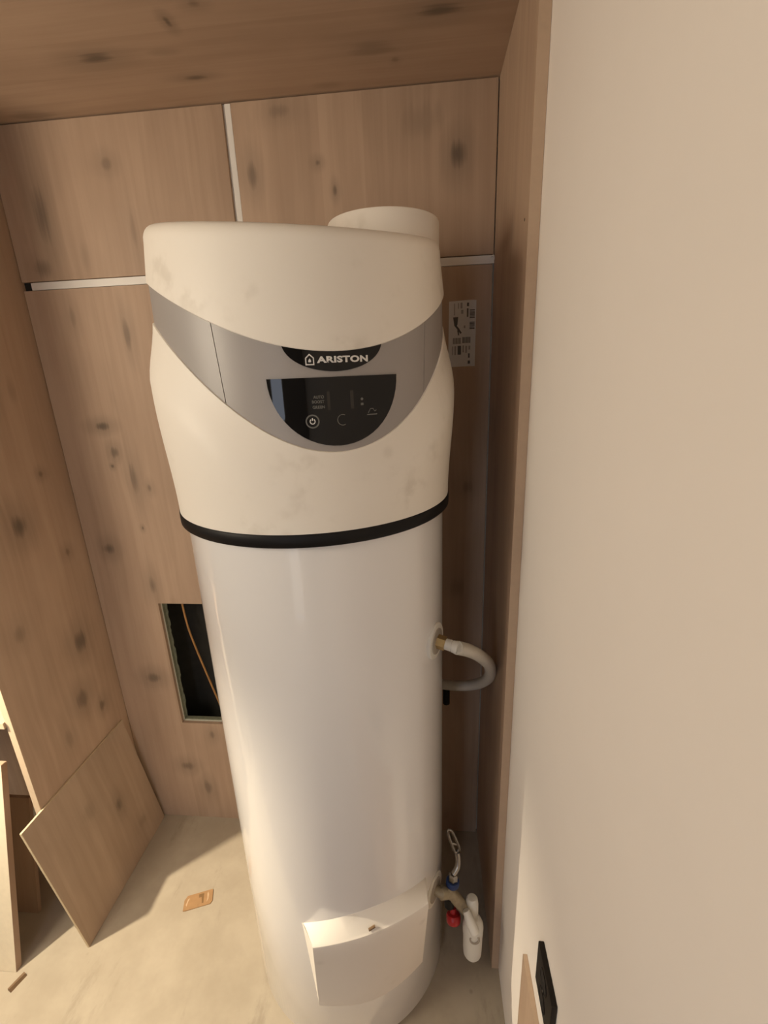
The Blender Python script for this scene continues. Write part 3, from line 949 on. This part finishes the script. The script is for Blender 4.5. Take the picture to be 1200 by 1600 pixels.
for (x0, y0, x1, y1) in ((0.185, 0.87, 0.315, 0.965), (0.335, 0.86, 0.465, 0.955)):      # bar codes (bars run up the label)
    x = x0
    while x < x1:
        w = random.choice((0.006, 0.010, 0.014)); bars.append(br(x, y0, min(x + w, x1), y1)); x += w + random.choice((0.005, 0.008))
y = 0.44
while y < 0.745:                                                                        # bar code lying across the right edge
    h = random.choice((0.008, 0.013, 0.018))
    if not 0.58 < y < 0.605: bars.append(br(0.445, y, 0.525, y + h))
    y += h + random.choice((0.006, 0.010))
ink('bar_code', bars, M_ink)
ink('small_print', [br(0.175, 1.0, 0.19, 1.14), br(0.21, 1.0, 0.235, 1.14), br(0.34, 0.99, 0.36, 1.10), br(0.385, 1.0, 0.41, 1.11), br(0.435, 1.0, 0.462, 1.06),
                    br(0.20, 0.34, 0.215, 0.52), br(0.26, 0.335, 0.275, 0.42), br(0.30, 0.33, 0.33, 0.42), br(0.31, 0.44, 0.345, 0.50), br(0.355, 0.68, 0.38, 0.72)], M_inkl)
ink('heading_print', [br(0.40, 0.335, 0.432, 0.39), br(0.40, 0.42, 0.425, 0.55), br(0.26, 0.995, 0.315, 1.135), br(0.43, 1.12, 0.455, 1.19), br(0.425, 1.235, 0.462, 1.285)], M_ink)
bm = bmesh.new()                          # little drawing of a hand holding a tool
def inkpoly(pp):
    bm.faces.new([bm.verts.new((lx(x), YB - 0.0010, lz(y))) for x, y in pp])
inkpoly([(0.185, 0.55), (0.265, 0.545), (0.255, 0.66), (0.235, 0.71), (0.205, 0.68)])
inkpoly([(0.215, 0.69), (0.245, 0.68), (0.29, 0.735), (0.265, 0.755)])
inkpoly([(0.26, 0.745), (0.285, 0.735), (0.325, 0.79), (0.30, 0.81)])
inkpoly([(0.25, 0.75), (0.275, 0.75), (0.285, 0.83), (0.265, 0.83)])
link('drawing', bm, M_ink, lab)

# ------------------------------------------------------------------ cable in the wall opening
tag(tube('electric_cable', spline([(-0.852, 1.352, 1.02), (-0.846, 1.350, 0.915), (-0.838, 1.348, 0.812), (-0.820, 1.350, 0.708), (-0.789, 1.352, 0.562), (-0.770, 1.355, 0.46), (-0.765, 1.36, 0.31)], 6), 0.0036, M_cable, None, 10),
    'thin orange cable hanging inside the dark wall opening', 'cable')

# ------------------------------------------------------------------ scraps on the floor
card = thing('cardboard_scrap', 'small flat brown cardboard scrap lying on the floor', 'scrap', (-0.766, 1.006, 0))
ca, cl = R(19.5), 0.088
ex = Vector((math.cos(ca), math.sin(ca), 0)); ey = Vector((-math.sin(ca), math.cos(ca), 0)); c0 = Vector((-0.766, 1.006, 0))
def cardpoly(name, pts, z0, z1, mat):
    bm = bmesh.new()
    a = [bm.verts.new(c0 + ex * x + ey * y + Vector((0, 0, z0))) for x, y in pts]
    b = [bm.verts.new(c0 + ex * x + ey * y + Vector((0, 0, z1))) for x, y in pts]
    bm.faces.new(a); bm.faces.new(b)
    for i in range(len(pts)):
        j = (i + 1) % len(pts)
        bm.faces.new((a[i], a[j], b[j], b[i]))
    return link(name, bm, mat, card)
cardpoly('sheet', [(-0.044, -0.022), (-0.038, -0.0235), (0.040, -0.0225), (0.046, -0.014), (0.046, 0.020), (0.044, 0.0225), (-0.034, 0.0215), (-0.043, 0.010)], 0.0002, 0.003, M_card)
cardpoly('worn_patch', [(0.028, -0.014), (0.033, -0.006), (0.034, 0.008), (0.031, 0.017), (0.0285, 0.012), (0.0295, 0.0)], 0.003, 0.0034, M_cardl)
cardpoly('worn_patch', [(-0.034, -0.012), (-0.030, 0.004), (-0.026, 0.012), (-0.032, 0.010), (-0.037, -0.006)], 0.003, 0.0034, M_cardl)
cardpoly('printed_mark', [(0.002, 0.016), (0.018, 0.016), (0.018, -0.014), (0.013, -0.014), (0.011, 0.006), (0.003, 0.006)], 0.003, 0.0034, M_cardd)
bm = bmesh.new()
a, b = Vector((-1.196, 0.742, 0.006)), Vector((-1.182, 0.782, 0.006))
d = (b - a).normalized(); s = Vector((d.y, -d.x, 0)) * 0.006
for (p0, p1, h) in ((a, b, 0.011),):
    v = [bm.verts.new(p) for p in (p0 - s + Vector((0, 0, -0.006)), p0 + s + Vector((0, 0, -0.006)), p1 + s + Vector((0, 0, -0.006)), p1 - s * 0.8 + Vector((0, 0, -0.006)),
                                  p0 - s * 0.7 + Vector((0, 0, h - 0.006)), p0 + s * 0.2 + Vector((0, 0, h - 0.006)), p1 + s * 0.4 + Vector((0, 0, h - 0.008)), p1 - s * 0.6 + Vector((0, 0, h - 0.006)))]
    for f in ((0,3,2,1),(4,5,6,7),(0,1,5,4),(1,2,6,5),(2,3,7,6),(3,0,4,7)):
        bm.faces.new([v[i] for i in f])
tag(link('wood_splinter', bm, M_woodbit), 'short dark wood splinter on the lit floor beside the pale board', 'splinter')
